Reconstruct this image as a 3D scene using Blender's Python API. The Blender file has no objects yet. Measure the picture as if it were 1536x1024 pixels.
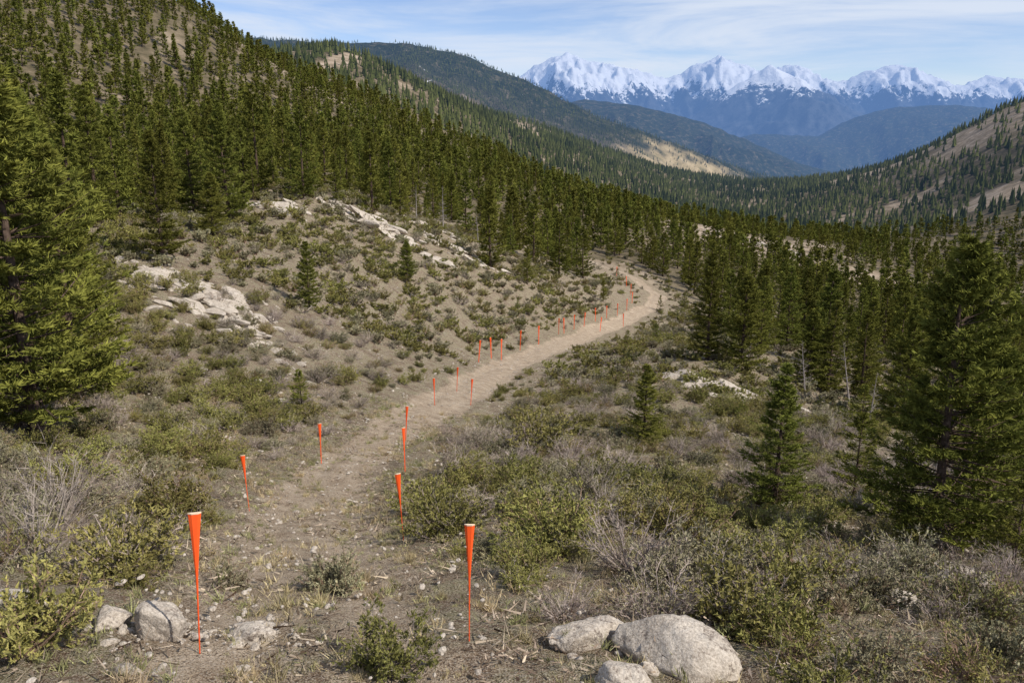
import bpy, math, time, numpy as np
from mathutils import Vector
T0=time.time()
scn=bpy.context.scene
COL=scn.collection
# ------------------------------------------------------------------ noise
def _h(ix,iy,seed):
    h=(ix.astype(np.int64)*374761393+iy.astype(np.int64)*668265263+seed*974634777)&0xffffffff
    h=((h^(h>>13))*1274126177)&0xffffffff
    h=((h^(h>>16))*2246822519)&0xffffffff
    return (h^(h>>15))*(2*math.pi/4294967296.0)
def perlin(x,y,seed=0):
    x0=np.floor(x);y0=np.floor(y);fx=x-x0;fy=y-y0
    u=fx*fx*fx*(fx*(fx*6-15)+10);v=fy*fy*fy*(fy*(fy*6-15)+10)
    def g(dx,dy):
        a=_h(x0+dx,y0+dy,seed);return np.cos(a)*(fx-dx)+np.sin(a)*(fy-dy)
    a=g(0,0)*(1-u)+g(1,0)*u;b=g(0,1)*(1-u)+g(1,1)*u
    return (a*(1-v)+b*v)*1.5
def fbm(x,y,o=4,seed=0,gain=.5):
    s=0;a=1;n=0
    for i in range(o):
        s=s+a*perlin(x*2**i+i*17.3,y*2**i-i*9.1,seed+i);n+=a;a*=gain
    return s/n
def ridged(x,y,o=4,seed=0):
    s=0;a=1;n=0
    for i in range(o):
        s=s+a*(1-2*np.abs(perlin(x*2**i+i*7.7,y*2**i+i*3.1,seed+i)));n+=a;a*=.52
    return s/n
def sstep(a,b,x):
    t=np.clip((x-a)/(b-a),0,1);return t*t*(3-2*t)
# ------------------------------------------------------------------ terrain survey (x east, y north, z)
SV="""-2.57,5.6,-.01;-.37,6,-.23;1.26,5.6,-.19;4.25,6,-.49;-3.94,5.3,.03;-5.3,8.5,-.99;-2.33,9.3,-1.46;1.21,9.8,-1.75;8.79,14.5,-4.21;3.67,9,-1.75
-5.58,15.5,-3.67;-1.87,12.5,-2.75;6.65,18.5,-5.34;1.23,16.5,-3.84;-11.37,18,-2.98;-5.66,22,-5.37;-2.89,20,-4.95;-3.71,26,-6.08;4.76,27,-6.98;9.81,21,-6.18;9.68,13.5,-3.92;-3.38,33,-7.4;-2.7,37,-8.02
-11.14,27,-5.2;-15.68,32,-3.99;-19.79,30,-2.96;-18.07,41,-2.32;-11.24,42,-5.01;-8.3,62,-7.2;-1.4,52,-10.71;2.08,60,-11.79;4.8,72,-13.8;11.2,86,-16.3;20.5,108,-18.2;19.3,125,-17.9;14.4,140,-18.2;-18.6,72,-1.7;-21.14,60,-2.49;-9.8,100,-6.8;-2.2,80,-9;6,102,-13.5;12.28,48,-9.71;22.2,62,-12.9;20.77,50,-12.57;12.27,42,-9.92;16.72,32,-9.32;25.6,130,-20.5;40.8,160,-22
76.5,220,-31.8;99.2,220,-35.6;124.9,200,-37.2;83.2,300,-32.2;121.3,300,-37.2;170,320,-42.7;194.5,300,-44.8;55.1,120,-26;47.6,80,-19.6;-47.9,75,-3.8;-93.3,150,4.1;-133,220,27.6;-78.2,170,4.1;-45,150,.5;-130.4,330,53.9;-112.7,250,23.4;-116.8,400,35;-118.4,560,59.1;-54.3,250,4.2;-21.2,220,-4.6;-24.8,450,4.3;-105,700,45;25.9,1000,12.5;247.4,1300,-59.1;522,1500,-100.4;43.7,400,-27.7;4.8,180,-14.7;39.4,260,-23;163.2,700,-51.6;37,550,-21.8;436.4,1000,-44.6;411.6,800,-11.2;369.8,600,25.3;221.3,500,-48;241.3,380,-26.2;243.6,450,-39.1
-1.68,1.08,.7;0,2,.6;1.68,1.08,.4;0,1,.8;-4.82,1.34,.8;4.82,1.34,-.3;-28.9,8.02,3;28.9,8.02,-10;-96.4,26.7,16;96.4,26.7,-36;-385,107,100;289,80.2,-40;771,214,80;-841,540,150;757,559,90
-214.9,520,45;-209.4,700,30;-196,900,40;-168,1100,20;39,1500,-50;358.3,1900,-112;648.6,1500,-60;667.6,1300,-30;624,1000,0"""
W=np.array([[float(c) for c in p.split(',')] for p in SV.replace('\n',';').split(';') if p])
def q(x,y): return np.stack([2.0*np.arctan2(x,y),np.log(np.hypot(x,y)+1e-6)],-1)
Q=q(W[:,0],W[:,1]);S=W[:,2]/np.hypot(W[:,0],W[:,1]);n=len(Q)
d2=((Q[:,None]-Q[None])**2).sum(-1)
K=np.where(d2>1e-12,.5*d2*np.log(d2+1e-20),0)+np.eye(n)*0.002
A=np.zeros((n+3,n+3));A[:n,:n]=K;A[:n,n]=1;A[:n,n+1:]=Q;A[n:,:n]=A[:n,n:].T
sol=np.linalg.solve(A,np.r_[S,0,0,0])
def rbf(x,y):
    out=np.empty(len(x))
    for i in range(0,len(x),40000):
        qq=q(x[i:i+40000],y[i:i+40000]);acc=sol[n]+qq@sol[n+1:]
        for k in range(n):
            d=(qq[:,0]-Q[k,0])**2+(qq[:,1]-Q[k,1])**2+1e-12
            acc+=sol[k]*.5*d*np.log(d)
        out[i:i+40000]=acc
    return out*np.hypot(x,y)
TRAIL=np.array([(-.9,0),(-1.2,3),(-1.5,5.2),(-2.03,7.19),(-3.25,11.2),(-4.6,17.29),(-4.75,22.1),(-4.2,25.87),(-3.33,31.93),(-2.1,38.03),(-.35,50.61),(3.22,59.96),(8.22,78.22),(13.44,91.05),(18.6,102),(21.0,112),(19.6,124),(16.97,136.67),(13.97,141.64),(6,150),(-10,165)])
def polydist(x,y,P):
    d=np.full(x.shape,1e9)
    for a,b in zip(P[:-1],P[1:]):
        ab=b[:2]-a[:2];t=np.clip(((x-a[0])*ab[0]+(y-a[1])*ab[1])/(ab@ab),0,1)
        d=np.minimum(d,np.hypot(x-a[0]-t*ab[0],y-a[1]-t*ab[1]))
    return d
# mountain ranges: crest line (x,z) running east-west at a northing yc; flanks fall at slope k with spurs
CA=(2500,[(-1500,330),(-685,270),(-527,268),(-331,273),(-134,225),(64,151),(266,54),(471,-24),(679,-93),(889,-149),(1300,-260)])
CB=(5000,[(-300,150),(209,160),(449,200),(771,163),(1137,86),(1468,-32),(1763,-150),(2102,-262),(2500,-400)])
CC=(8000,[(1200,-400),(1707,-179),(2344,10),(2990,-22),(3364,165),(3740,259),(4253,272),(4710,228),(5370,135),(7000,150)])
CD=(12000,[(1500,-300),(2200,60),(2630,246),(3184,640),(3738,960),(4150,740),(4500,520),(5020,330),(5610,200),(6500,250),(8000,300)])
CE=(14000,[(-2977,600),(-1311,700),(-400,780),(22,860),(355,1085),(640,1190),(911,1300),(1150,1210),(1355,1165),(2021,1040),(2400,930),(2577,880),(2800,960),(3021,1106),(3410,1240),(3799,1106),(4100,1020),(4354,1050),(4687,1116),(5131,915),(5400,850),(5576,853),(5909,1002),(6409,1115),(6909,950),(7300,800),(7464,770),(8019,948),(8530,853),(9463,769),(12000,900)])
def ridge(x,y,C,k,sx,sy,amp,dd,crest,seed):
    yc,P=C;P=np.array(P,float)
    yw=yc+sx*.5*fbm(x/(sx*2),x*0+seed,2,seed+3)
    d=np.abs(y-yw)
    wx=x+sx*.35*fbm(x/sx,y/sx,3,seed+7)
    h=np.interp(x+sx*.12*fbm(x/sx,y/sx,3,seed+11),P[:,0],P[:,1])-k*d
    h+=amp*np.minimum(d/dd,1)*(ridged(wx/sx,y/sy,6,seed)-.15)
    return h+crest*(ridged(x/(sx*.35),y/(sx*.35),4,seed+20)-.3)
def height(x,y):
    sh=x.shape;x=np.asarray(x,float).ravel();y=np.asarray(y,float).ravel();r=np.hypot(x,y)
    floor=-102-np.clip(r-1500,0,4500)*.040+10*fbm(x/700,y/700,3,50)
    z=floor.copy();m=r<2400
    if m.any(): z[m]=rbf(x[m],y[m])
    f=sstep(7.25,7.65,np.log(r+1e-6));z=z*(1-f)+floor*f
    m=r<300
    if m.any():
        X,Y,RR=x[m],y[m],r[m]
        nz=.20*fbm(X/3.2,Y/3.2,3,1)+.06*fbm(X/.6,Y/.6,3,5)*(1-sstep(30,70,RR))
        td=polydist(X,Y,TRAIL)+.25*fbm(X/1.5,Y/1.5,2,6);tm=1-sstep(.8,1.6,td)
        z[m]+=nz*(1-.5*tm)-.10*tm-.045*np.exp(-((td-.62)/.2)**2)
    m=r>50
    if m.any():
        X,Y,RR=x[m],y[m],r[m]
        z[m]+=.9*sstep(50,140,RR)*fbm(X/22,Y/22,3,9)+6*sstep(180,700,RR)*(1-.7*sstep(1100,1500,RR))*fbm(X/130,Y/130,4,12)
    m=r>900
    if m.any():
        X,Y=x[m],y[m]
        zz=np.maximum(z[m],ridge(X,Y,CA,.42,380,700,85,400,6,20))
        m2=np.hypot(X,Y)>3000
        if m2.any():
            U,V=X[m2],Y[m2];w=zz[m2]
            w=np.maximum(w,ridge(U,V,CB,.34,520,1000,140,600,8,30))
            w=np.maximum(w,ridge(U,V,CC,.30,800,1500,190,900,12,40))
            w=np.maximum(w,ridge(U,V,CD,.44,700,1500,270,750,26,50))
            w=np.maximum(w,ridge(U,V,CE,.52,650,1500,400,750,60,60))
            zz[m2]=w
        z[m]=zz
    return z.reshape(sh)
CLEAR=np.array([(-60,-10),(-60,8),(-22,26),(-25,40),(-25,58),(-18,74),(-12,92),(-5,98),(7,96),(12,112),(12,150),(24,150),(27,115),(22,90),(19,66),(22,46),(26,38),(26,12),(26,-10)],float)
def inpoly(x,y,P):
    c=np.zeros(x.shape,bool);m=len(P);j=m-1
    for i in range(m):
        xi,yi=P[i];xj,yj=P[j]
        k=((yi>y)!=(yj>y))
        with np.errstate(all='ignore'): c^=k&(x<(xj-xi)*(y-yi)/(yj-yi+1e-12)+xi)
        j=i
    return c
ELL=[(72,275,34,42),(102,228,34,26),(330,720,45,100),(-102,500,9,60),(-62,640,10,60),(10,800,20,120),(380,1300,190,230),(560,1950,330,520),(250,420,26,30),(40,190,12,14)]
def meadow(x,y):
    e=np.minimum(np.hypot((x-560)/300,(y-1950)/480),np.hypot((x-380)/170,(y-1330)/200))+.35*fbm(x/60,y/60,3,88)
    return 1-sstep(.8,1.1,e)
def forest(x,y):
    r=np.hypot(x,y)
    jx=x+2*fbm(x/8,y/8,2,70);jy=y+2*fbm(x/8,y/8,2,71)
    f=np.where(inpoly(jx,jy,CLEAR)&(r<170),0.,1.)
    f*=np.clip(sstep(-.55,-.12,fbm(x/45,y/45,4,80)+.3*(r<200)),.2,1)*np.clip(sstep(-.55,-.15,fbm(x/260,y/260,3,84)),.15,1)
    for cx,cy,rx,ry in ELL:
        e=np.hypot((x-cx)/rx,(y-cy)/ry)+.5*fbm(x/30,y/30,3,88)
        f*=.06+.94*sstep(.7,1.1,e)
    return f
# ------------------------------------------------------------------ helpers
def raw_mesh(name,V,F,mi=None,att=None,smooth=False):
    F=np.asarray(F);k=F.shape[1]
    m=bpy.data.meshes.new(name);m.vertices.add(len(V));m.vertices.foreach_set("co",np.asarray(V,np.float32).ravel())
    m.loops.add(F.size);m.loops.foreach_set("vertex_index",F.astype(np.int32).ravel())
    m.polygons.add(len(F));m.polygons.foreach_set("loop_start",(np.arange(len(F))*k).astype(np.int32))
    if mi is not None: m.polygons.foreach_set("material_index",np.asarray(mi,np.int32))
    m.polygons.foreach_set("use_smooth",np.full(len(F),smooth))
    if att:
        for a,v in att.items():
            A=m.attributes.new(a,'FLOAT','POINT');A.data.foreach_set("value",np.asarray(v,np.float32))
    m.update(calc_edges=True);return m
def add(name,me,loc=(0,0,0),rot=(0,0,0),sc=1,mats=None,col=None):
    if mats:
        for t in mats: me.materials.append(t)
    o=bpy.data.objects.new(name,me);o.location=loc;o.rotation_euler=rot
    o.scale=(sc,sc,sc) if np.isscalar(sc) else sc
    (col or COL).objects.link(o);return o
def norm(a): return a/np.maximum(np.linalg.norm(a,axis=-1,keepdims=True),1e-9)
# ------------------------------------------------------------------ materials
class M:
    def __init__(s,name):
        s.m=bpy.data.materials.new(name);s.m.use_nodes=True;s.t=s.m.node_tree;s.t.nodes.clear()
    def n(s,ty,**k):
        nd=s.t.nodes.new(ty)
        for a,v in k.items(): setattr(nd,a,v)
        return nd
    def l(s,a,b): s.t.links.new(a,b)
    def setin(s,nd,i,v):
        if hasattr(v,'links'): s.l(v,nd.inputs[i])
        elif v is not None: nd.inputs[i].default_value=v
    def math(s,op,a,b=None,clamp=False):
        nd=s.n('ShaderNodeMath',operation=op,use_clamp=clamp);s.setin(nd,0,a);s.setin(nd,1,b);return nd.outputs[0]
    def mix(s,f,a,b,bt='MIX'):
        nd=s.n('ShaderNodeMix',data_type='RGBA',blend_type=bt);s.setin(nd,0,f)
        s.setin(nd,6,a if hasattr(a,'links') else (*a,1));s.setin(nd,7,b if hasattr(b,'links') else (*b,1));return nd.outputs[2]
    def noise(s,sc,det=4,rough=.55,vec=None,dist=0):
        nd=s.n('ShaderNodeTexNoise');nd.inputs['Scale'].default_value=sc;nd.inputs['Detail'].default_value=det;nd.inputs['Roughness'].default_value=rough;nd.inputs['Distortion'].default_value=dist
        if vec is None: vec=s.pos()
        s.l(vec,nd.inputs['Vector']);return nd.outputs['Fac']
    def pos(s):
        if not hasattr(s,'_p'): s._p=s.n('ShaderNodeNewGeometry')
        return s._p.outputs['Position']
    def obj(s):
        if not hasattr(s,'_o'): s._o=s.n('ShaderNodeTexCoord')
        return s._o.outputs['Object']
    def ramp(s,f,st):
        nd=s.n('ShaderNodeValToRGB');e=nd.color_ramp.elements
        while len(e)<len(st): e.new(.5)
        for i,(p,c) in enumerate(st): e[i].position=p;e[i].color=(*c,1) if len(c)==3 else c
        s.l(f,nd.inputs[0]);return nd.outputs[0]
    def sm(s,f,a,b):
        nd=s.n('ShaderNodeMapRange',interpolation_type='SMOOTHSTEP');s.l(f,nd.inputs[0]);nd.inputs[1].default_value=a;nd.inputs[2].default_value=b;return nd.outputs[0]
    def attr(s,nm):
        nd=s.n('ShaderNodeAttribute',attribute_name=nm);return nd.outputs['Fac']
    def haze(s,sh):  # blue aerial haze baked into the surface as emission, growing with distance from origin
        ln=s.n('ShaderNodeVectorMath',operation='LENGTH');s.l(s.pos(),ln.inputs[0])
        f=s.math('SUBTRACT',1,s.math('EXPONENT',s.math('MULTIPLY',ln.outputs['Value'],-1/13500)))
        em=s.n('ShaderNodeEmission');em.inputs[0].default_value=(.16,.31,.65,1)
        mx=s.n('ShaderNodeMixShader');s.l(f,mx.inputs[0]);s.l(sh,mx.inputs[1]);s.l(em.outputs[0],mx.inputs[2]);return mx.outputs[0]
    def out(s,sh):
        o=s.n('ShaderNodeOutputMaterial');s.l(sh,o.inputs[0]);return s.m
    def prin(s,c,rough=.9,bump=None,spec=.2):
        p=s.n('ShaderNodeBsdfPrincipled');s.setin(p,'Base Color',c if hasattr(c,'links') else (*c,1));p.inputs['Roughness'].default_value=rough
        p.inputs['Specular IOR Level'].default_value=spec
        if bump is not None: s.l(bump,p.inputs['Normal'])
        return p.outputs[0]
    def diff(s,c,bump=None):
        p=s.n('ShaderNodeBsdfDiffuse');s.l(c,p.inputs[0])
        if bump is not None: s.l(bump,p.inputs['Normal'])
        return p.outputs[0]
    def bump(s,h,dist,st=1,nrm=None):
        b=s.n('ShaderNodeBump');s.l(h,b.inputs['Height']);b.inputs['Distance'].default_value=dist;b.inputs['Strength'].default_value=st
        if nrm is not None: s.l(nrm,b.inputs['Normal'])
        return b.outputs[0]
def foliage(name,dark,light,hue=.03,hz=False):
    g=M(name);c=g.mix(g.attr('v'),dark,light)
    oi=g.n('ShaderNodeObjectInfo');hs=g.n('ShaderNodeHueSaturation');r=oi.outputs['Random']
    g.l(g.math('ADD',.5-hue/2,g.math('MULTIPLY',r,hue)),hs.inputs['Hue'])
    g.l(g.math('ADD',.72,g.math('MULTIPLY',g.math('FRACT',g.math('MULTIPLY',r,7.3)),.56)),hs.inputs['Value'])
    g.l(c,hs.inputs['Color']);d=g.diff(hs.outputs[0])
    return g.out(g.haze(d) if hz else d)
MN=foliage("pine_needles",(.045,.055,.013),(.22,.222,.046),.03)  # pale end lightened to sunlit clump tone, dark end deepened for shaded crown cores
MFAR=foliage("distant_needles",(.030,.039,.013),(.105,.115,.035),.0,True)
ML1=foliage("leaf_green",(.10,.10,.03),(.32,.29,.095),.03)
ML2=foliage("leaf_sage",(.15,.135,.075),(.35,.32,.20),.02)
MTW=foliage("twig_grey",(.15,.11,.09),(.46,.385,.33),.02)
MTB=foliage("twig_brown",(.12,.075,.05),(.36,.25,.18),.02)
MGR=foliage("dry_grass",(.22,.17,.085),(.58,.48,.29),.03)
MGG=foliage("green_grass",(.14,.135,.06),(.37,.35,.17),.03)
MLT=foliage("ground_litter",(.07,.045,.03),(.52,.42,.31),.02)
g=M("bark");MB=g.out(g.diff(g.ramp(g.noise(9,3,vec=g.obj()),[(.3,(.04,.028,.02)),(.7,(.15,.105,.08))])))
g=M("grey_deadwood");MDW=g.out(g.diff(g.ramp(g.noise(9,3,vec=g.obj()),[(.3,(.16,.13,.115)),(.7,(.40,.36,.33))])))
def rockmat():
    g=M("granite");o=g.pos()
    c=g.ramp(g.noise(2.2,5,.65,o),[(.3,(.30,.245,.19)),(.5,(.47,.40,.32)),(.7,(.62,.55,.46))])
    c=g.mix(g.sm(g.noise(7,4,.8,o),.55,.62),c,(.17,.13,.10))
    c=g.mix(.4,c,g.ramp(g.noise(45,3,.7,o),[(.38,(.14,.115,.095)),(.62,(.70,.63,.54))]))
    return g.out(g.prin(c,.9,g.bump(g.noise(8,6,.75,o),.05,.9),.1))
MR=rockmat()
def ground(name,near,wide,far,alp):
    g=M(name);p=g.pos();c=None;b=None
    if near:
        n2=g.noise(2.0,4,.7);n3=g.noise(13,5,.75);n4=g.noise(55,2,.65)
        soil=g.ramp(n2,[(.30,(.12,.08,.052)),(.48,(.235,.165,.11)),(.66,(.40,.31,.225))])
        grass=g.ramp(n3,[(.3,(.12,.11,.055)),(.5,(.27,.235,.135)),(.7,(.47,.42,.28))])
        c=g.mix(g.sm(g.math('ADD',g.math('MULTIPLY',n2,.5),g.math('MULTIPLY',n3,.5)),.45,.55),soil,grass)
        c=g.mix(g.math('MULTIPLY',g.sm(n3,.54,.63),.85),c,(.085,.058,.04))
        tr=g.ramp(n2,[(.3,(.30,.215,.14)),(.5,(.45,.345,.24)),(.7,(.60,.48,.355))])
        tf=g.sm(g.math('ADD',g.attr('trail'),g.math('MULTIPLY',g.math('SUBTRACT',n3,.5),1.4)),.35,.6)
        c=g.mix(tf,c,tr)
        c=g.mix(g.math('MULTIPLY',g.sm(n4,.50,.63),.6),c,(.60,.52,.42))
        c=g.mix(g.math('MULTIPLY',g.sm(n4,.49,.38),.65),c,(.07,.048,.033))
        b=g.bump(g.math('ADD',n3,g.math('MULTIPLY',n4,.4)),.10,1)
    if wide:
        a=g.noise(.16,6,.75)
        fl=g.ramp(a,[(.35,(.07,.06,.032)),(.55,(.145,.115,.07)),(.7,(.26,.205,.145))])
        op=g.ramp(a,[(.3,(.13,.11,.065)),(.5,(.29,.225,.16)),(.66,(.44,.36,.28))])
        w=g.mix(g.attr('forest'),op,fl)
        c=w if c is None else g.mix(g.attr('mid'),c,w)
    if far:
        f=g.ramp(g.noise(.03,7,.85),[(.40,(.020,.030,.015)),(.53,(.040,.049,.026)),(.60,(.13,.11,.07)),(.71,(.33,.28,.21))])
        c=f if c is None else g.mix(g.attr('farmix'),c,f)
        b=g.bump(g.noise(.04,5,.85),16,1)
    if (wide or far) and not near:
        c=g.mix(g.attr('meadow'),c,g.ramp(g.noise(.02,4,.7),[(.35,(.25,.21,.10)),(.5,(.44,.34,.18)),(.65,(.55,.43,.25))]))
    if alp:
        rk=g.ramp(g.noise(.006,6,.7),[(.35,(.02,.028,.033)),(.65,(.09,.095,.10))])
        c=rk;b=g.bump(g.noise(.006,6,.75),55,.8)
    if far or alp:
        sn=g.sm(g.math('ADD',g.attr('snow'),g.math('MULTIPLY',g.math('SUBTRACT',g.noise(.012,7,.8),.5),2.0)),.46,.56)
        c=g.mix(sn,c,(.87,.875,.88))
    d=g.diff(c,b)
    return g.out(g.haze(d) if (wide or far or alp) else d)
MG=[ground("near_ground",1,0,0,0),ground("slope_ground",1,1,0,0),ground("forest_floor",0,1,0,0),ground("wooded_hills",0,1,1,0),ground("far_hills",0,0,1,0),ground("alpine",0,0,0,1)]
# ------------------------------------------------------------------ terrain sheet
th=np.radians(np.concatenate([np.linspace(-75,-36,60,endpoint=False),np.linspace(-36,36,721),np.linspace(36,75,61)[1:]]))
R=[1.0]
while R[-1]<1500: R.append(R[-1]*1.0125)
while R[-1]<9000: R.append(R[-1]*1.009)
while R[-1]<16500: R.append(R[-1]+50)
R+= [18000,22000,30000];R=np.array(R)
TH,RR=np.meshgrid(th,R);X=RR*np.sin(TH);Y=RR*np.cos(TH);Z=height(X,Y)
gz=np.gradient(Z,axis=1)/np.maximum(RR*np.gradient(th)[None],1e-6)
X,Y,Z,RF=X.ravel(),Y.ravel(),Z.ravel(),RR.ravel();nr,nc=RR.shape
att={k:np.zeros(len(X)) for k in ('trail','forest','farmix','meadow','mid','snow')}
m=RF<200
td=polydist(X[m],Y[m],TRAIL)/(1+.35*(1-sstep(8,20,RF[m])));att['trail'][m]=1-sstep(.6,1.7,td+.55*fbm(X[m]/1.7,Y[m]/1.7,3,90))
att['trail'][m]*=(.62+.38*sstep(6,16,RF[m]))*(1-.35*np.exp(-(td/.22)**2)*(RF[m]<60))
m=RF<3500
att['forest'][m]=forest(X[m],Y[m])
att['mid']=sstep(90,170,RF);att['farmix']=sstep(2000,2400,RF)
m=(RF>900)&(RF<3000);att['meadow'][m]=meadow(X[m],Y[m])
mt=RF>9500
sn=np.zeros(len(X));sn[mt]=sstep(180,1000,Z[mt]+300*fbm(X[mt]/450,Y[mt]/450,5,95)-120*np.clip(np.abs(gz.ravel()[mt])-.5,0,1.5))
att['snow']=sn
m=(RF>1900)&(RF<9500)
att['snow'][m]=.2*sstep(-.05,.35,fbm(X[m]/300,Y[m]/300,4,97))*sstep(-100,150,Z[m])
i=np.arange(nr-1)[:,None]*nc+np.arange(nc-1)
F=np.stack([i,i+nc,i+nc+1,i+1],-1).reshape(-1,4)[:,::-1]
rf=np.repeat(R[:-1],nc-1);mi=np.digitize(rf,[90,170,2000,2400,10300])
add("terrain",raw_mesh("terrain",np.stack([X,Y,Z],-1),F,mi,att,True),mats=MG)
print("terrain",time.time()-T0)
# ------------------------------------------------------------------ conifers
def tube(P0,P1,r0,r1):
    d=norm(P1-P0);a=norm(np.cross(d,np.array([.31,.2,.93])));b=np.cross(d,a);V=[];F=[];N=len(P0)
    for j in range(3):
        c,s=math.cos(j*2.094),math.sin(j*2.094)
        V.append(P0+(a*c+b*s)*r0[:,None])
    for j in range(3):
        c,s=math.cos(j*2.094),math.sin(j*2.094)
        V.append(P1+(a*c+b*s)*r1[:,None])
    V=np.stack(V,1).reshape(-1,3);k=np.arange(N)*6
    for j in range(3):
        j2=(j+1)%3
        F.append(np.stack([k+j,k+j2,k+3+j2],-1));F.append(np.stack([k+j,k+3+j2,k+3+j],-1))
    return V,np.concatenate(F)
def leaf_tris(p,d,ln,w,rng):
    s=norm(np.cross(d,rng.normal(size=d.shape)));V=np.stack([p-s*w[:,None]/2,p+s*w[:,None]/2,p+d*ln[:,None]],1).reshape(-1,3)
    return V,np.arange(len(V)).reshape(-1,3)
class B:
    def __init__(s): s.V=[];s.F=[];s.m=[];s.v=[];s.k=0
    def add(s,V,F,mi,v):
        s.V.append(V);s.F.append(F+s.k);s.k+=len(V);s.m.append(np.full(len(F),mi));s.v.append(np.broadcast_to(v,(len(V),)) if np.ndim(v)==0 else v)
    def mesh(s,name,sm=False): return raw_mesh(name,np.concatenate(s.V),np.concatenate(s.F),np.concatenate(s.m),{'v':np.concatenate(s.v)},sm)
def trunk(b,H,r,rng,seg=9,k=8):
    zs=np.linspace(-.3,H*.985,seg);ang=np.arange(k)*2*math.pi/k
    bx=np.cumsum(rng.normal(0,.012*H/8,seg));by=np.cumsum(rng.normal(0,.012*H/8,seg));bx-=bx[0];by-=by[0]
    rr=r*(1-zs/H).clip(.02)**.85;rr[0]*=1.35
    V=np.stack([bx[:,None]+rr[:,None]*np.cos(ang),by[:,None]+rr[:,None]*np.sin(ang),np.repeat(zs[:,None],k,1)],-1).reshape(-1,3)
    F=[]
    for i in range(seg-1):
        for j in range(k):
            a=i*k+j;c=i*k+(j+1)%k;F+=[(a,c,c+k),(a,c+k,a+k)]
    b.add(V,np.array(F),1,.5)
def conifer(name,seed,H,R,nb,ntw,nn,nl,nw,wood=True,z0=.07,taper=.8,dead=False):
    rng=np.random.default_rng(seed);b=B();trunk(b,H,H*.0165,rng)
    t=np.sort(rng.uniform(0,1,nb)**1.12);wh=np.round(t*19)/19;t=np.clip(t*.3+wh*.7+rng.normal(0,.006,nb),0,.995)
    z=H*(z0+(1-z0-.01)*t);az=rng.uniform(0,2*math.pi,nb)
    L=R*((1-t)**taper*.97+.035)*rng.uniform(.55,1.17,nb)
    ph=rng.uniform(0,6.28,3);L*=1+.17*np.sin(az+ph[0])+.16*np.sin(2*az+9*t+ph[1])
    L*=1-.35*sstep(.1,0,t)
    e=np.radians(-8+50*t**1.6)+rng.normal(0,.11,nb)
    dh=np.stack([np.cos(az),np.sin(az),0*az],-1);pr=np.stack([-np.sin(az),np.cos(az),0*az],-1);up=np.array([0,0,1.])
    def pt(i,s): return np.stack([0*s,0*s,z[i]],-1)+dh[i]*(L[i]*s*np.cos(e[i]))[:,None]+up*(L[i]*(s*np.sin(e[i])+.20*s*s-.06*np.sin(3.1*s)))[:,None]
    if wood:
        ii=np.arange(nb);o=np.zeros(nb)
        for s0,s1 in ((0,.5),(.5,1)):
            V,F=tube(pt(ii,o+s0),pt(ii,o+s1),.012*L*(1.1-s0)+.003,.012*L*(1.1-s1)+.002);b.add(V,F,1,.4)
    idx=np.repeat(np.arange(nb),ntw);s=rng.uniform(.16,1,len(idx))**.7
    s[::ntw]=1.0
    side=rng.choice([-1,1],len(idx));phi=np.radians(rng.uniform(25,70,len(idx)));phi[::ntw]=.1
    p0=pt(idx,s);td=norm(dh[idx]*np.cos(phi)[:,None]+pr[idx]*(side*np.sin(phi))[:,None]+up*rng.uniform(.0,.45,len(idx))[:,None])
    tl=(L[idx]*.34*(1.08-s)+.07*R)*rng.uniform(.6,1.2,len(idx))
    if dead:
        V,F=leaf_tris(p0,td,tl*1.6,tl*.05+.008,rng);b.add(V,F,1,.4)
        me=b.mesh(name);me.materials.append(MDW);me.materials.append(MDW);return me
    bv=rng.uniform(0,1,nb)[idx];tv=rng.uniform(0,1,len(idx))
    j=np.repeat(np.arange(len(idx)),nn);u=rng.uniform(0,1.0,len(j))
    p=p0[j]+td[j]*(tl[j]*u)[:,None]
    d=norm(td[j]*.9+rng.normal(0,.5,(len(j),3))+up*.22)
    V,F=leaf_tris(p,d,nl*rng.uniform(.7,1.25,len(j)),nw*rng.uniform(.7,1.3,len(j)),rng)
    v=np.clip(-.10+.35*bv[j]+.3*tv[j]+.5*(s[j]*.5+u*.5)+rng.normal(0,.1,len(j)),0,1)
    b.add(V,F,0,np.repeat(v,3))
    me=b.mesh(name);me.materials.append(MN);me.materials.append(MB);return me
HI=[conifer("pine_a",1,8,1.75,230,17,11,.15,.034),conifer("pine_b",2,8,1.55,210,17,11,.15,.034,taper=.7),
    conifer("pine_c",3,8,2.1,250,18,12,.155,.038,z0=.08,taper=.85)]
MED=[conifer("pine_m%d"%i,10+i,8,[1.5,1.75,1.35,1.6][i],140,8,6,.27,.08,False,taper=[.8,.7,.9,.8][i]) for i in range(4)]
LOW=[conifer("pine_l%d"%i,30+i,8,[1.45,1.65,1.3][i],55,4,4,.62,.26,False,taper=[.8,.7,.9][i]) for i in range(3)]
SAP=[conifer("sapling_a",50,3,.95,90,12,8,.09,.024,taper=.75),conifer("sapling_b",51,3,1.05,70,12,8,.10,.024,taper=.9)]
DEAD=[conifer("snag",60,4,.7,60,5,0,.1,.1,z0=.2,dead=True),conifer("snag_b",61,4,.5,40,4,0,.1,.1,z0=.3,dead=True)]
print("trees",time.time()-T0)
rng=np.random.default_rng(7)
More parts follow.
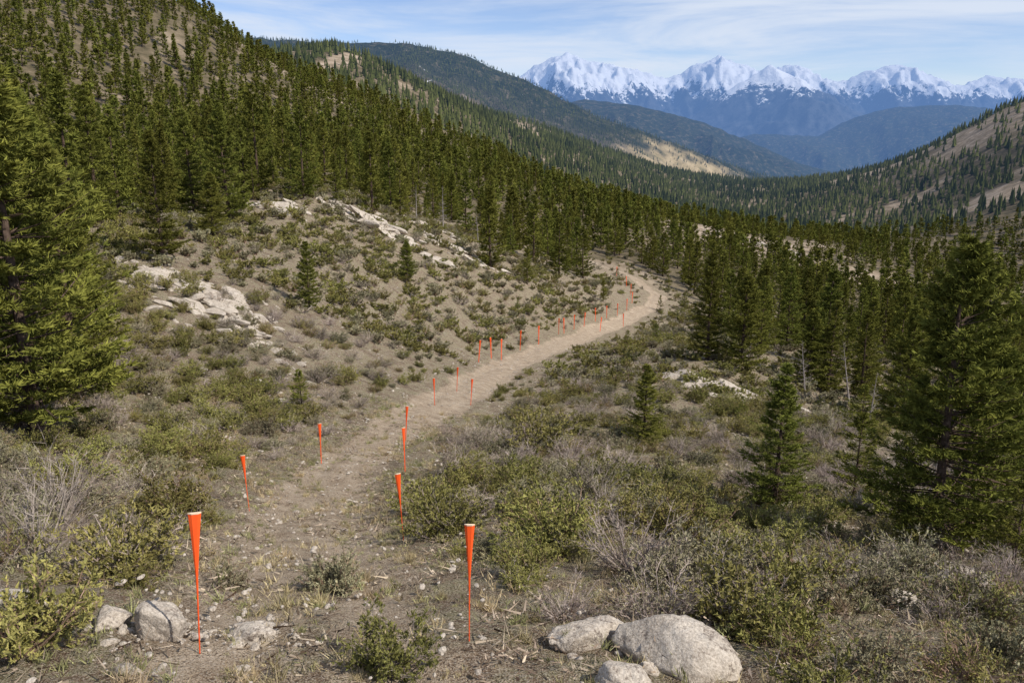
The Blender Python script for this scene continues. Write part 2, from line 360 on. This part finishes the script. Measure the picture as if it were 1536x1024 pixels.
# the individual trees standing in and around the clearing: x, y, height
TREES=[(-11.4,18,8.6),(-14.2,21.5,10),(-15.6,26,9),(-18.5,28,11),(-21.5,33,11),(-25.5,38,12),(-16.6,30.5,6.0),(-18.1,41.1,6.5),(-21.1,59.9,8.6),(-18.7,72.4,8),(-10.9,42,3.7),(-8.3,62.1,3.2),(-7.64,27.5,1.7),
(-9.8,99.7,6.6),(-2.2,80.4,8.2),(2.9,105,8.6),(6.05,101,8),(.2,104,8.6),(-5.9,102,7.8),(-13.9,80.3,7.8),(11.3,96.9,2.9),(4.77,27.1,3.1),(12.3,48.3,6.8),(14.3,47.8,6.2),(22.2,62.2,6.8),(20.7,49.9,6.2),(19.4,50,5.2),(6.65,18.5,4),(9.6,20.6,2.8),(8.5,14.5,6.4),(8.2,11.7,1.9),(23,50,6),(22,42.5,7),(24.2,122.7,2.6),(-27.2,52.8,9),(-16.7,76.8,4.5),
(18,56,6),(20,68,6.6),(-29,45,9.5),(-24.5,62,8),(26,56,6.5),(15.4,33,2.8),(17.5,27.5,5.4),(19,100,2),(23,104,2.4),(15,112,2.2),(26.5,44,7),(-15,88,4),(-12,86,6.5),(4.5,78,1.6),(13,70,1.8),(22.5,32,6.5),(1.6,84,4),(-19.5,52,4.2),(-12.9,22.6,7.6),(-13.4,17.6,9.6),(11.2,17.5,4.8),(-5.0,70,1.6),(-13,50,1.4),(0.5,70,1.2),(9,60,1.5),(11,36,1.2)]
tx=np.array([t[0] for t in TREES]);ty=np.array([t[1] for t in TREES]);tz=height(tx,ty)
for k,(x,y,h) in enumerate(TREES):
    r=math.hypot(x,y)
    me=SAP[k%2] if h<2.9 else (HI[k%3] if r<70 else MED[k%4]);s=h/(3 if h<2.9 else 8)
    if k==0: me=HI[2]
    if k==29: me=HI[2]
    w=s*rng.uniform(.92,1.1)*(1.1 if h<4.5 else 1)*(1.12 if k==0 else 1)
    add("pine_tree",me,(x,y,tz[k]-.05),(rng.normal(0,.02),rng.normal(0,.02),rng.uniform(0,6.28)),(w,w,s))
for k,(x,y,h) in enumerate([(17.8,46,3.5),(21,47,4),(19.5,41,3),(23.5,46.5,4),(14.5,40,1.8),(-11,92,4),(-8,93,5),(-4,94,4),(16,52,3),(24,72,4),(12.5,22,1.8),(10.8,31,1.6)]):
    s=h/4;add("dead_tree",DEAD[k%2],(x,y,float(height(np.array([x]),np.array([y]))[0])),(rng.normal(0,.06),rng.normal(0,.06),rng.uniform(0,6.28)),s)
# ------------------------------------------------------------------ scatter
def proto_col(name,meshes):
    c=bpy.data.collections.new(name)
    for k,me in enumerate(meshes):
        o=bpy.data.objects.new("%s_%02d"%(name,k),me);c.objects.link(o)
    return c
def scatter(name,x,y,z,scl,idx,col,rng,tilt=.05):
    N=len(x);me=bpy.data.meshes.new(name);me.vertices.add(N);me.vertices.foreach_set("co",np.stack([x,y,z],-1).astype(np.float32).ravel())
    a=me.attributes.new('rot','FLOAT_VECTOR','POINT');a.data.foreach_set("vector",np.stack([rng.normal(0,tilt,N),rng.normal(0,tilt,N),rng.uniform(0,6.28,N)],-1).astype(np.float32).ravel())
    a=me.attributes.new('scl','FLOAT_VECTOR','POINT');a.data.foreach_set("vector",scl.astype(np.float32).ravel())
    a=me.attributes.new('idx','INT','POINT');a.data.foreach_set("value",idx.astype(np.int32))
    o=add(name,me);ng=bpy.data.node_groups.new(name,'GeometryNodeTree')
    ng.interface.new_socket("Geometry",in_out='INPUT',socket_type='NodeSocketGeometry');ng.interface.new_socket("Geometry",in_out='OUTPUT',socket_type='NodeSocketGeometry')
    gi=ng.nodes.new('NodeGroupInput');go=ng.nodes.new('NodeGroupOutput');ip=ng.nodes.new('GeometryNodeInstanceOnPoints')
    ci=ng.nodes.new('GeometryNodeCollectionInfo');ci.inputs['Collection'].default_value=col;ci.inputs['Separate Children'].default_value=True;ci.inputs['Reset Children'].default_value=True
    def na(nm,dt):
        a=ng.nodes.new('GeometryNodeInputNamedAttribute');a.data_type=dt;a.inputs['Name'].default_value=nm;return a.outputs['Attribute']
    er=ng.nodes.new('FunctionNodeEulerToRotation');L=ng.links.new
    L(na('rot','FLOAT_VECTOR'),er.inputs[0]);L(er.outputs[0],ip.inputs['Rotation']);L(na('scl','FLOAT_VECTOR'),ip.inputs['Scale']);L(na('idx','INT'),ip.inputs['Instance Index'])
    ip.inputs['Pick Instance'].default_value=True
    L(gi.outputs[0],ip.inputs['Points']);L(ci.outputs[0],ip.inputs['Instance']);L(ip.outputs[0],go.inputs[0])
    md=o.modifiers.new("scatter",'NODES');md.node_group=ng;return o
def grid(rmin,rmax,sp,ang,rng):
    k=int(rmax/sp)+2;gx,gy=np.meshgrid(np.arange(-k,k+1),np.arange(-3,k+1))
    x=(gx+rng.uniform(-.5,.5,gx.shape)).ravel()*sp;y=(gy+rng.uniform(-.5,.5,gx.shape)).ravel()*sp
    r=np.hypot(x,y);a=np.abs(np.degrees(np.arctan2(x,y)));m=(r>rmin)&(r<rmax)&(a<ang);return x[m],y[m]
# forest near edge .. 420 m
x,y=grid(20,420,4.2,37,rng)
r=np.hypot(x,y);f=forest(x,y)
keep=(rng.uniform(0,1,len(x))<f*np.where(x>0,np.where(r<100,.55,.76),.84))&(polydist(x,y,TRAIL)>4)
for a,b in zip(tx,ty): keep&=np.hypot(x-a,y-b)>2.4
keep&=~((r<50)&(x>0))
x,y,r=x[keep],y[keep],r[keep]
near=r<85
zc=height(x,y)
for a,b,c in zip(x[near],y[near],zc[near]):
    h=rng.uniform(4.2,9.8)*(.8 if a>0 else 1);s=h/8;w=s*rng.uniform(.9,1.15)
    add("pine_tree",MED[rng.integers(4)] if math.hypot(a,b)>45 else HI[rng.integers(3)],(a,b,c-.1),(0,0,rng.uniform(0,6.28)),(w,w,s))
x,y,zz,r=x[~near],y[~near],zc[~near],r[~near]
s=rng.uniform(.35,1.08,len(x));w=s*rng.uniform(.88,1.15,len(x))
idx=np.where(r<170,rng.integers(0,4,len(x)),4+rng.integers(0,3,len(x)))
scatter("pine_forest",x,y,zz-.1,np.stack([w,w,s],-1),idx,proto_col("pine_variants",MED+LOW),rng,.02)
print("near forest",near.sum(),len(x),time.time()-T0)
# distant forest as one mesh of small ragged conifers
def far_forest(rmin,rmax,sp,ang,hs,seed,dn=1):
    rng=np.random.default_rng(seed);x,y=grid(rmin,rmax,sp,ang,rng);f=forest(x,y)
    k=rng.uniform(0,1,len(x))<f*dn;x,y=x[k],y[k];z=height(x,y);N=len(x)
    h=hs*rng.uniform(.45,1.15,N);w=h*rng.uniform(.16,.25,N);K=5;V=[];F=[];vv=[]
    tone=np.clip(.5+.8*fbm(x/90,y/90,3,5)+rng.normal(0,.25,N),0,1)
    off=0
    for (zb,zt,rr) in ((.06,.60,1.),(.40,1.,.6)):
        a0=rng.uniform(0,6.28,N);ring=[]
        for j in range(K):
            a=a0+j*2*math.pi/K;q_=rr*w*rng.uniform(.7,1.25,N)
            ring.append(np.stack([x+q_*np.cos(a),y+q_*np.sin(a),z+h*(zb+rng.uniform(-.05,.06,N))],-1))
        ring.append(np.stack([x,y,z+h*zt],-1))
        V.append(np.stack(ring,1).reshape(-1,3));b=off+np.arange(N)*(K+1)
        for j in range(K): F.append(np.stack([b+j,b+(j+1)%K,b+K],-1))
        vv.append(np.repeat(tone,K+1));off+=N*(K+1)
    return np.concatenate(V),np.concatenate(F),np.concatenate(vv)
V1,F1,v1=far_forest(420,900,4.7,34,7.5,1,.88);V2,F2,v2=far_forest(900,1600,6,33,8,2,.92);V3,F3,v3=far_forest(1600,2800,9,26,10,3,.95)
V=np.concatenate([V1,V2,V3]);F=np.concatenate([F1,F2+len(V1),F3+len(V1)+len(V2)])
add("distant_forest",raw_mesh("distant_forest",V,F,None,{'v':np.concatenate([v1,v2,v3])},False),mats=[MFAR])
print("far forest",len(F),time.time()-T0)
# ------------------------------------------------------------------ shrubs
def shrub(name,seed,R,H,n1,n2,n3,nleaf,ls,matl,matt,tw=.011,spread=1.25):
    rng=np.random.default_rng(seed);b=B()
    az=rng.uniform(0,6.28,n1);po=np.arccos(rng.uniform(math.cos(spread),1,n1))
    L=H*rng.uniform(.6,1.1,n1)/np.sqrt(np.cos(po)**2+(H/R*np.sin(po))**2)
    d=np.stack([np.sin(po)*np.cos(az),np.sin(po)*np.sin(az),np.cos(po)],-1);up=np.array([0,0,1.])
    base=np.stack([rng.normal(0,.06*R,n1),rng.normal(0,.06*R,n1),np.full(n1,-.04)],-1)
    wob=rng.normal(0,.12,(n1,3))
    def pt(i,s): return base[i]+d[i]*(L[i]*s)[:,None]+(up*.18+wob[i])*(L[i]*(s*s-.6*s))[:,None]
    ii=np.arange(n1);o=np.zeros(n1);cv=rng.uniform(.2,.9,n1)
    for a,c in ((0,.5),(.5,1)):
        V,F=tube(pt(ii,o+a),pt(ii,o+c),tw*(1.15-a)+o,tw*(1.15-c)+o);b.add(V,F,1,np.repeat(cv,6))
    i2=np.repeat(ii,n2);s=rng.uniform(.25,1,len(i2));p=pt(i2,s);d2_=norm(d[i2]+rng.normal(0,.55,(len(i2),3))+up*.25);l2=L[i2]*rng.uniform(.18,.42,len(i2))
    V,F=leaf_tris(p,d2_,l2,np.full(len(i2),tw*.85),rng);b.add(V,F,1,np.repeat(cv[i2],3))
    i3=np.repeat(np.arange(len(i2)),n3);u=rng.uniform(.2,1,len(i3));p3=p[i3]+d2_[i3]*(l2[i3]*u)[:,None];d3=norm(d2_[i3]+rng.normal(0,.6,(len(i3),3))+up*.2);l3=l2[i3]*rng.uniform(.3,.65,len(i3))
    V,F=leaf_tris(p3,d3,l3,np.full(len(i3),tw*.6),rng);b.add(V,F,1,np.repeat(np.clip(cv[i2][i3]+rng.normal(0,.15,len(i3)),0,1),3))
    if nleaf:
        k=np.repeat(np.arange(len(i3)),nleaf);u=rng.uniform(.2,1.1,len(k));p4=p3[k]+d3[k]*(l3[k]*u)[:,None]
        V,F=leaf_tris(p4,norm(d3[k]+rng.normal(0,.8,(len(k),3))+up*.3),ls*rng.uniform(.6,1.3,len(k)),ls*.5*rng.uniform(.7,1.3,len(k)),rng)
        b.add(V,F,0,np.repeat(np.clip(rng.uniform(0,.6,n1)[i2][i3][k]+.4*rng.uniform(0,1,len(k)),0,1),3))
    me=b.mesh(name);me.materials.append(matl);me.materials.append(matt);return me
SH=[shrub("green_a",1,.62,.62,34,6,5,6,.042,ML1,MTW),shrub("green_b",2,.7,.55,36,6,5,6,.042,ML1,MTB),
    shrub("sage_a",3,.55,.45,40,6,5,5,.034,ML2,MTW),shrub("sage_b",4,.5,.4,40,6,4,6,.034,ML2,MTB),
    shrub("bare_a",5,.65,.6,34,7,6,0,.03,ML2,MTW,.012),shrub("bare_b",6,.6,.5,38,7,6,1,.026,ML2,MTW,.012),
    shrub("brown_a",7,.5,.4,36,7,5,2,.028,ML1,MTB,.012)]
SHF=[shrub("f0",11,.62,.52,14,4,3,7,.09,ML1,MTW,.02),shrub("f1",12,.6,.47,14,4,3,7,.085,ML2,MTB,.02),shrub("f2",13,.6,.45,16,5,4,1,.07,ML2,MTW,.026),shrub("f3",14,.6,.42,16,5,3,3,.07,ML1,MTB,.024)]
HERO=[("green_shrub",0,-1.13,12.3,1.35),("green_shrub",1,.6,10.6,1.5),("bare_shrub",4,1.5,9.1,1.25),("sagebrush_shrub",2,2.6,9.1,1.5),("green_shrub",1,3.5,8.7,1.3),("green_shrub",0,-4.5,8.3,1.3),("bare_shrub",4,-5.7,8.6,1.45),("green_shrub",1,-3.9,5.5,1.1),("sagebrush_shrub",3,-2.05,8.2,1.0),("green_shrub",0,-1.0,5.5,.75),("green_shrub",1,-5.9,12.6,1.4),("green_shrub",0,.8,24,2.2),("bare_shrub",5,1.7,16,1.6),("sagebrush_shrub",3,-3.3,8.2,.7),("brown_shrub",6,4.9,7.6,1.3),("bare_shrub",5,4.2,9.6,1.4),("bare_shrub",4,-7.2,11.5,1.6),("green_shrub",1,2.8,12.3,1.5),("green_shrub",0,-1.7,14.5,1.3),("bare_shrub",5,-1.5,19,1.5),("sagebrush_shrub",2,5.9,10.4,1.3),("brown_shrub",6,6.2,8.4,1.3),("bare_shrub",5,2.5,7.6,.8)]
hx=np.array([h[2] for h in HERO]);hy=np.array([h[3] for h in HERO]);hz=height(hx,hy)
for (nm,k,a,b_,s),z in zip(HERO,hz): add(nm,SH[k],(a,b_,z),(rng.normal(0,.08),rng.normal(0,.08),rng.uniform(0,6.28)),s)
STK=[(-2.58,5.72),(-5.54,15.36),(-5.67,22.01),(-3.38,33.0),(-2.7,37.09),(-2.14,49.1),(-1.4,51.87),(-.73,52.44),(.59,56.38),(2.08,60.16),(4.18,69.21),(4.83,71.78),(6.05,75.5),(7.33,78.85),(8.99,83.69),(10.75,88.24),(12.4,91.56),(14.03,95.24),(15.42,100.28),(16.24,107.12),(16.52,113.08),(16.13,121.34),(-.37,6.01),(-1.8,11.97),(-2.9,20.02),(-3.64,25.5),(-1.87,34.2),(12.39,86.27),(9,79.09)]
def ok(x,y):
    k=np.ones(len(x),bool)
    for a,b_ in STK:
        r_=math.hypot(a,b_);k&=~((np.abs(np.arctan2(x,y)-math.atan2(a,b_))*r_<.6)&(np.hypot(x,y)<r_+.4)&(np.hypot(x,y)>r_*.8))
    return k
x1,y1=grid(5.0,48,.78,40,rng);x2,y2=grid(48,115,1.0,37,rng);x3,y3=grid(115,230,1.9,36,rng);x=np.r_[x1,x2,x3];y=np.r_[y1,y2,y3];r=np.hypot(x,y)
td=polydist(x,y,TRAIL)
dens=.55+.6*sstep(-.25,.2,fbm(x/5,y/5,3,101))
dens=np.where(td<1.5,.0,dens);dens=np.where((td<2.4)&(td>=1.5),dens*.5,dens);dens*=np.where(r<8.5,.5,1)
k=(rng.uniform(0,1,len(x))<dens)&ok(x,y)
k&=~((r>100)&(forest(x,y)>.5)&(rng.uniform(0,1,len(x))<.6))
k&=~((np.hypot(x-1.1,y-5.6)<1.0)|(np.hypot(x+3.0,y-5.6)<.8))
x,y,r=x[k],y[k],r[k];z=height(x,y);s=rng.uniform(.4,1.35,len(x))*np.where(r>48,1.2,1.);s=s*np.where(td[k]<3.2,.65,1)
tn=fbm(x/7,y/7,2,105)+rng.normal(0,.28,len(x))
near=r<42
ii=np.where(tn>.14,rng.integers(0,2,len(x)),np.where(tn>-.12,rng.integers(2,4,len(x)),rng.integers(4,7,len(x))))
jj=np.where(tn>.12,7,np.where(tn>-.12,8,np.where(rng.uniform(0,1,len(x))<.5,9,10)))
scatter("shrubs",x,y,z,np.stack([s,s,s*rng.uniform(.65,1.05,len(x))],-1),np.where(near,ii,jj),proto_col("shrub_variants",SH+SHF),rng,.1)
print("shrubs",len(x),time.time()-T0)
# ------------------------------------------------------------------ grass and litter
def tuft(name,seed,R,nt,nb,h,mat,w=.009):
    rng=np.random.default_rng(seed);b=B();c=np.stack([rng.normal(0,R,nt),rng.normal(0,R,nt),np.zeros(nt)],-1)
    i=np.repeat(np.arange(nt),nb);N=len(i);p=c[i]+np.stack([rng.normal(0,.025,N),rng.normal(0,.025,N),np.full(N,-.03)],-1)
    d=norm(np.stack([rng.normal(0,.6,N),rng.normal(0,.6,N),np.ones(N)],-1));ln=h*rng.uniform(.4,1.2,N)
    V,F=leaf_tris(p,d,ln,np.full(N,w),rng);b.add(V,F,0,np.repeat(rng.uniform(0,1,N),3));me=b.mesh(name);me.materials.append(mat);return me
def litter(name,seed,N,R,l0,l1):
    rng=np.random.default_rng(seed);b=B();p=np.stack([rng.normal(0,R,N),rng.normal(0,R,N),rng.uniform(-.01,.03,N)],-1)
    d=norm(np.stack([rng.normal(0,1,N),rng.normal(0,1,N),rng.normal(.1,.25,N)],-1));ln=rng.uniform(l0,l1,N)
    V,F=leaf_tris(p,d,ln,rng.uniform(.008,.025,N),rng);b.add(V,F,0,np.repeat(rng.uniform(0,1,N)**1.5,3));me=b.mesh(name);me.materials.append(MLT);return me
GR=[tuft("dry_a",1,.16,9,22,.17,MGR),tuft("dry_b",2,.2,12,18,.10,MGR),tuft("gr_a",3,.15,8,22,.15,MGG),tuft("gr_b",4,.2,14,16,.07,MGG),tuft("dry_c",5,.05,3,34,.26,MGR),litter("lit_a",6,70,.22,.03,.12),litter("lit_b",7,50,.2,.05,.22)]
x,y=grid(4.8,32,.30,40,rng);td=polydist(x,y,TRAIL);r=np.hypot(x,y)
dn=.45+.6*sstep(-.2,.3,fbm(x/1.6,y/1.6,3,120));dn*=np.where(td<1.1,.32+.25*(r<9),1)
k=rng.uniform(0,1,len(x))<dn;x,y=x[k],y[k];z=height(x,y);s=rng.uniform(.55,1.35,len(x))
scatter("grass",x,y,z,np.stack([s,s,s],-1),rng.choice(7,len(x),p=[.13,.20,.13,.23,.03,.16,.12]),proto_col("grass_variants",GR),rng,.1)
# ------------------------------------------------------------------ rocks
def ico(sub):
    import bmesh
    bm=bmesh.new();bmesh.ops.create_icosphere(bm,subdivisions=sub,radius=1);V=np.array([v.co[:] for v in bm.verts]);F=np.array([[v.index for v in f.verts] for f in bm.faces]);bm.free();return V,F
IC={s:ico(s) for s in (2,3,5)}
def rockv(seed,sub,size,np_=14,rough=.05,soft=18):
    rng=np.random.default_rng(seed);V,F=IC[sub];N=norm(rng.normal(size=(np_,3)));D=rng.uniform(.62,1.0,np_)
    dt=V@N.T;rr=np.where(dt>.05,D/np.maximum(dt,.05),9.);m_=-np.log(np.exp(-soft*np.minimum(rr,3)).sum(1))/soft
    P=V*np.minimum(m_,1.15)[:,None]
    if rough>0:
        nz=fbm(P[:,0]*2.2+P[:,2]*1.7+seed,P[:,1]*2.2-P[:,2]*1.3,4,seed)+.5*fbm(P[:,0]*7+P[:,2]*4,P[:,1]*7-P[:,2]*5+seed,3,seed+9)
        P=P*(1+rough*nz[:,None])
    return P*np.array(size),F
def rotz(P,a):
    c,s=math.cos(a),math.sin(a);return P@np.array([[c,s,0],[-s,c,0],[0,0,1.]])
BO=[("boulder",-3.04,6.05,(.27,.22,.26),1,.3),("boulder",-3.5,6.1,(.19,.15,.16),2,1.1),("boulder",-2.3,6.2,(.26,.15,.15),3,.1),("boulder",.66,6.15,(.36,.22,.2),4,.2),("boulder",1.3,5.85,(.52,.38,.25),5,-.5),("boulder",.82,5.25,(.25,.18,.16),6,.4),("boulder",6.2,10.4,(.7,.35,.22),7,-.3),("boulder",1.08,5.52,(.10,.08,.08),8,0),("boulder",4.6,8.6,(.35,.2,.16),9,0),("boulder",-4.4,6.3,(.3,.2,.16),10,0)]
for nm,a,b_,sz,sd,rz in BO:
    P,F=rockv(sd,5,sz,16,.12,30);z=float(height(np.array([a]),np.array([b_]))[0])
    add(nm,raw_mesh(nm,P,F,None,None,True),(a,b_,z+sz[2]*.28),(0,0,rz),mats=[MR])
def outcrop(nm,cx,cy,rx,ry,N,seed,ang=0.,smin=.35,smax=1.1,flat=.35):
    rng=np.random.default_rng(seed);Vs=[];Fs=[];k=0
    px=rng.normal(0,.55,N)*rx;py=rng.normal(0,.55,N)*ry;c,s=math.cos(ang),math.sin(ang);gx=cx+px*c-py*s;gy=cy+px*s+py*c;gz=height(gx,gy)
    e=.6;nx=(height(gx+e,gy)-height(gx-e,gy))/(2*e);ny=(height(gx,gy+e)-height(gx,gy-e))/(2*e)
    for j in range(N):
        sz=rng.uniform(smin**.5,smax**.5)**2*(1.2-.5*min(1,math.hypot(px[j]/rx,py[j]/ry)))
        P,F=rockv(seed*100+j,3,(sz*rng.uniform(.8,1.6),sz*rng.uniform(.35,.8),sz*flat*rng.uniform(.6,1.3)),11,.08,40)
        ta,tb=rng.normal(0,.2,2)
        P=rotz(P,ang+rng.normal(0,.35));P[:,2]+=P[:,0]*(nx[j]*.75+ta)+P[:,1]*(ny[j]*.75+tb)
        Vs.append(P+np.array([gx[j],gy[j],gz[j]-sz*flat*.05]));Fs.append(F+k);k+=len(P)
    add(nm,raw_mesh(nm,np.concatenate(Vs),np.concatenate(Fs),None,None,False),mats=[MR])
outcrop("rock_outcrop",-14.2,37.2,4.4,2.2,95,1,-.35,.2,.8)
outcrop("rock_outcrop",-17.0,38.5,2.6,1.4,40,2,-.3,.2,.75)
outcrop("rock_outcrop",-11.6,34.6,2.4,1.2,30,3,-.5,.15,.55)
outcrop("rock_outcrop",-12.6,73.8,5.2,2.6,90,4,-.3,.4,1.35)
outcrop("rock_outcrop",-19.2,68,2.8,2,34,5,-.2,.3,1.0)
outcrop("rock_outcrop",-6.4,80,5,3,40,6,-.2,.3,.9)
outcrop("rock_outcrop",12.3,41.6,2.8,1.6,54,7,-.6,.25,.85)
outcrop("rock_outcrop",10.0,44.5,1.6,1.2,16,8,-.4,.2,.6)
outcrop("rock_outcrop",-8.5,88,6,3,30,9,-.2,.3,.9)
outcrop("rock_outcrop",85,262,26,8,60,10,-.9,.8,2.4)
outcrop("rock_outcrop",-9,30,3,3,14,11,-.4,.1,.35)
PB=[]
for sd in range(5):
    Vs=[];Fs=[];k=0;rg=np.random.default_rng(200+sd)
    for j in range(9 if sd else 1):
        s_=rg.uniform(.009,.036) if sd else .065
        P,F=rockv(300+sd*10+j,2,(s_*rg.uniform(.8,1.5),s_,s_*.6),9,.0,20);P=rotz(P,rg.uniform(0,6))+np.array([rg.normal(0,.16),rg.normal(0,.16),.0]) if sd else P
        Vs.append(P);Fs.append(F+k);k+=len(P)
    me=raw_mesh("pebble",np.concatenate(Vs),np.concatenate(Fs),None,None,False);me.materials.append(MR);PB.append(me)
x,y=grid(4.8,60,.6,40,rng);r=np.hypot(x,y);k=rng.uniform(0,1,len(x))<(.3+.5*sstep(0,.3,fbm(x/4,y/4,3,130))+.3*(polydist(x,y,TRAIL)<1.4))
x,y=x[k],y[k];z=height(x,y);s=rng.uniform(.5,1.4,len(x))
ids=rng.choice([0,1,2,3,4],len(x),p=[.08,.23,.23,.23,.23])
ex=rng.normal(-2.75,.45,60);ey=rng.normal(6.05,.22,60);ez=height(ex,ey)
x=np.r_[x,ex];y=np.r_[y,ey];z=np.r_[z,ez];s=np.r_[s,rng.uniform(.5,1.1,60)];ids=np.r_[ids,np.where(rng.uniform(0,1,60)<.3,0,rng.integers(1,5,60))]
scatter("stones",x,y,z,np.stack([s,s,s],-1),ids,proto_col("stone_variants",PB),rng,.2)
# ------------------------------------------------------------------ marker stakes
g=M("orange_plastic");MO=g.out(g.prin(g.mix(g.noise(20,2,vec=g.obj()),(.82,.085,.012),(.95,.12,.02)),.55,None,.3))
g=M("pale_tip");MW=g.out(g.prin((.75,.58,.40),.6))
def stake_mesh(rod=.0065,top=.047):
    prof=[(-.12,.004,.003),(.50,rod,.004),(.66,rod+.003,.005),(.82,rod+(top-rod)*.3,.006),(.97,rod+(top-rod)*.54,.007),(1.10,rod+(top-rod)*.8,.008),(1.19,top,.009)]
    prof[0]=(-.12,rod*.7,.003)
    V=[];F=[];mi=[]
    for z,w,t in prof: V+=[(-w,t*.6,z),(-w*.45,-t,z),(w*.45,-t,z),(w,t*.6,z),(w*.45,t*.3,z),(-w*.45,t*.3,z)]
    k=6
    for i in range(len(prof)-1):
        for j in range(k): F.append((i*k+j,i*k+(j+1)%k,(i+1)*k+(j+1)%k,(i+1)*k+j));mi.append(0)
    o=len(V);z,w,t=prof[-1];w+=.002;t+=.002
    for zz in (1.188,1.2): V+=[(-w,t*.6,zz),(-w*.45,-t,zz),(w*.45,-t,zz),(w,t*.6,zz),(w*.45,t*.4,zz),(-w*.45,t*.4,zz)]
    for j in range(k): F.append((o+j,o+(j+1)%k,o+k+(j+1)%k,o+k+j));mi.append(1)
    F.append((o+6,o+7,o+8,o+9));mi.append(1);F.append((o+9,o+10,o+11,o+6));mi.append(1)
    me=raw_mesh("stake",V,F,mi);me.materials.append(MO);me.materials.append(MW);return me
SM=stake_mesh();SM2=stake_mesh(.024,.05);SM3=stake_mesh(.014,.05);sx=np.array([s[0] for s in STK]);sy=np.array([s[1] for s in STK]);sz=height(sx,sy)
for k,(a,b_,c) in enumerate(zip(sx,sy,sz)):
    s=1.05 if k==0 else (.93 if k==22 else 1.05+.2*(b_>45))
    add("trail_marker_stake",SM2 if b_>45 else (SM3 if b_>18 else SM),(a,b_,c),(rng.normal(0,.025),.06 if k==0 else rng.normal(0,.03),rng.normal(0,.25)),s)
# ------------------------------------------------------------------ sun, sky, camera
SD=Vector((.76,-.42,.90)).normalized()
el=math.asin(SD.z);azs=math.atan2(SD.x,SD.y)
l=bpy.data.lights.new("sun",'SUN');l.energy=5.0;l.angle=math.radians(.5);l.color=(1,.94,.85)
lo=bpy.data.objects.new("sun",l);COL.objects.link(lo);lo.rotation_euler=SD.to_track_quat('Z','Y').to_euler()
w=bpy.data.worlds.new("World");scn.world=w;w.use_nodes=True;nt=w.node_tree;bg=nt.nodes['Background']
sk=nt.nodes.new('ShaderNodeTexSky');sk.sky_type='NISHITA';sk.sun_disc=False;sk.sun_elevation=el;sk.sun_rotation=azs;sk.altitude=1500;sk.air_density=1.0;sk.dust_density=.5;sk.ozone_density=2.5
tc=nt.nodes.new('ShaderNodeTexCoord');mp=nt.nodes.new('ShaderNodeMapping');mp.inputs['Scale'].default_value=(1.7,1.7,15);mp.inputs['Rotation'].default_value=(0,.05,0)
ns=nt.nodes.new('ShaderNodeTexNoise');ns.inputs['Scale'].default_value=1.5;ns.inputs['Detail'].default_value=7;ns.inputs['Roughness'].default_value=.6;ns.inputs['Distortion'].default_value=.5
L=nt.links.new;L(tc.outputs['Generated'],mp.inputs[0]);L(mp.outputs[0],ns.inputs['Vector'])
mr=nt.nodes.new('ShaderNodeMapRange');mr.interpolation_type='SMOOTHSTEP';mr.inputs[1].default_value=.34;mr.inputs[2].default_value=.66;mr.inputs[4].default_value=.9;L(ns.outputs['Fac'],mr.inputs[0])
tn_=nt.nodes.new('ShaderNodeMix');tn_.data_type='RGBA';tn_.blend_type='MULTIPLY';tn_.inputs[0].default_value=1;L(sk.outputs[0],tn_.inputs[6]);tn_.inputs[7].default_value=(1.25,1.2,1.33,1)
mx=nt.nodes.new('ShaderNodeMix');mx.data_type='RGBA';L(mr.outputs[0],mx.inputs[0]);L(tn_.outputs[2],mx.inputs[6]);mx.inputs[7].default_value=(6.9,7.6,8.8,1)
L(mx.outputs[2],bg.inputs[0]);bg.inputs[1].default_value=.105
c=bpy.data.cameras.new("camera");c.lens=28;c.sensor_width=36;c.clip_start=.1;c.clip_end=80000;co=bpy.data.objects.new("camera",c);co.location=(0,0,4);co.rotation_euler=(math.pi/2-math.radians(14.6),0,0);COL.objects.link(co);scn.camera=co
scn.view_settings.view_transform='Standard';scn.view_settings.look='None';scn.view_settings.exposure=0
print("done",time.time()-T0)
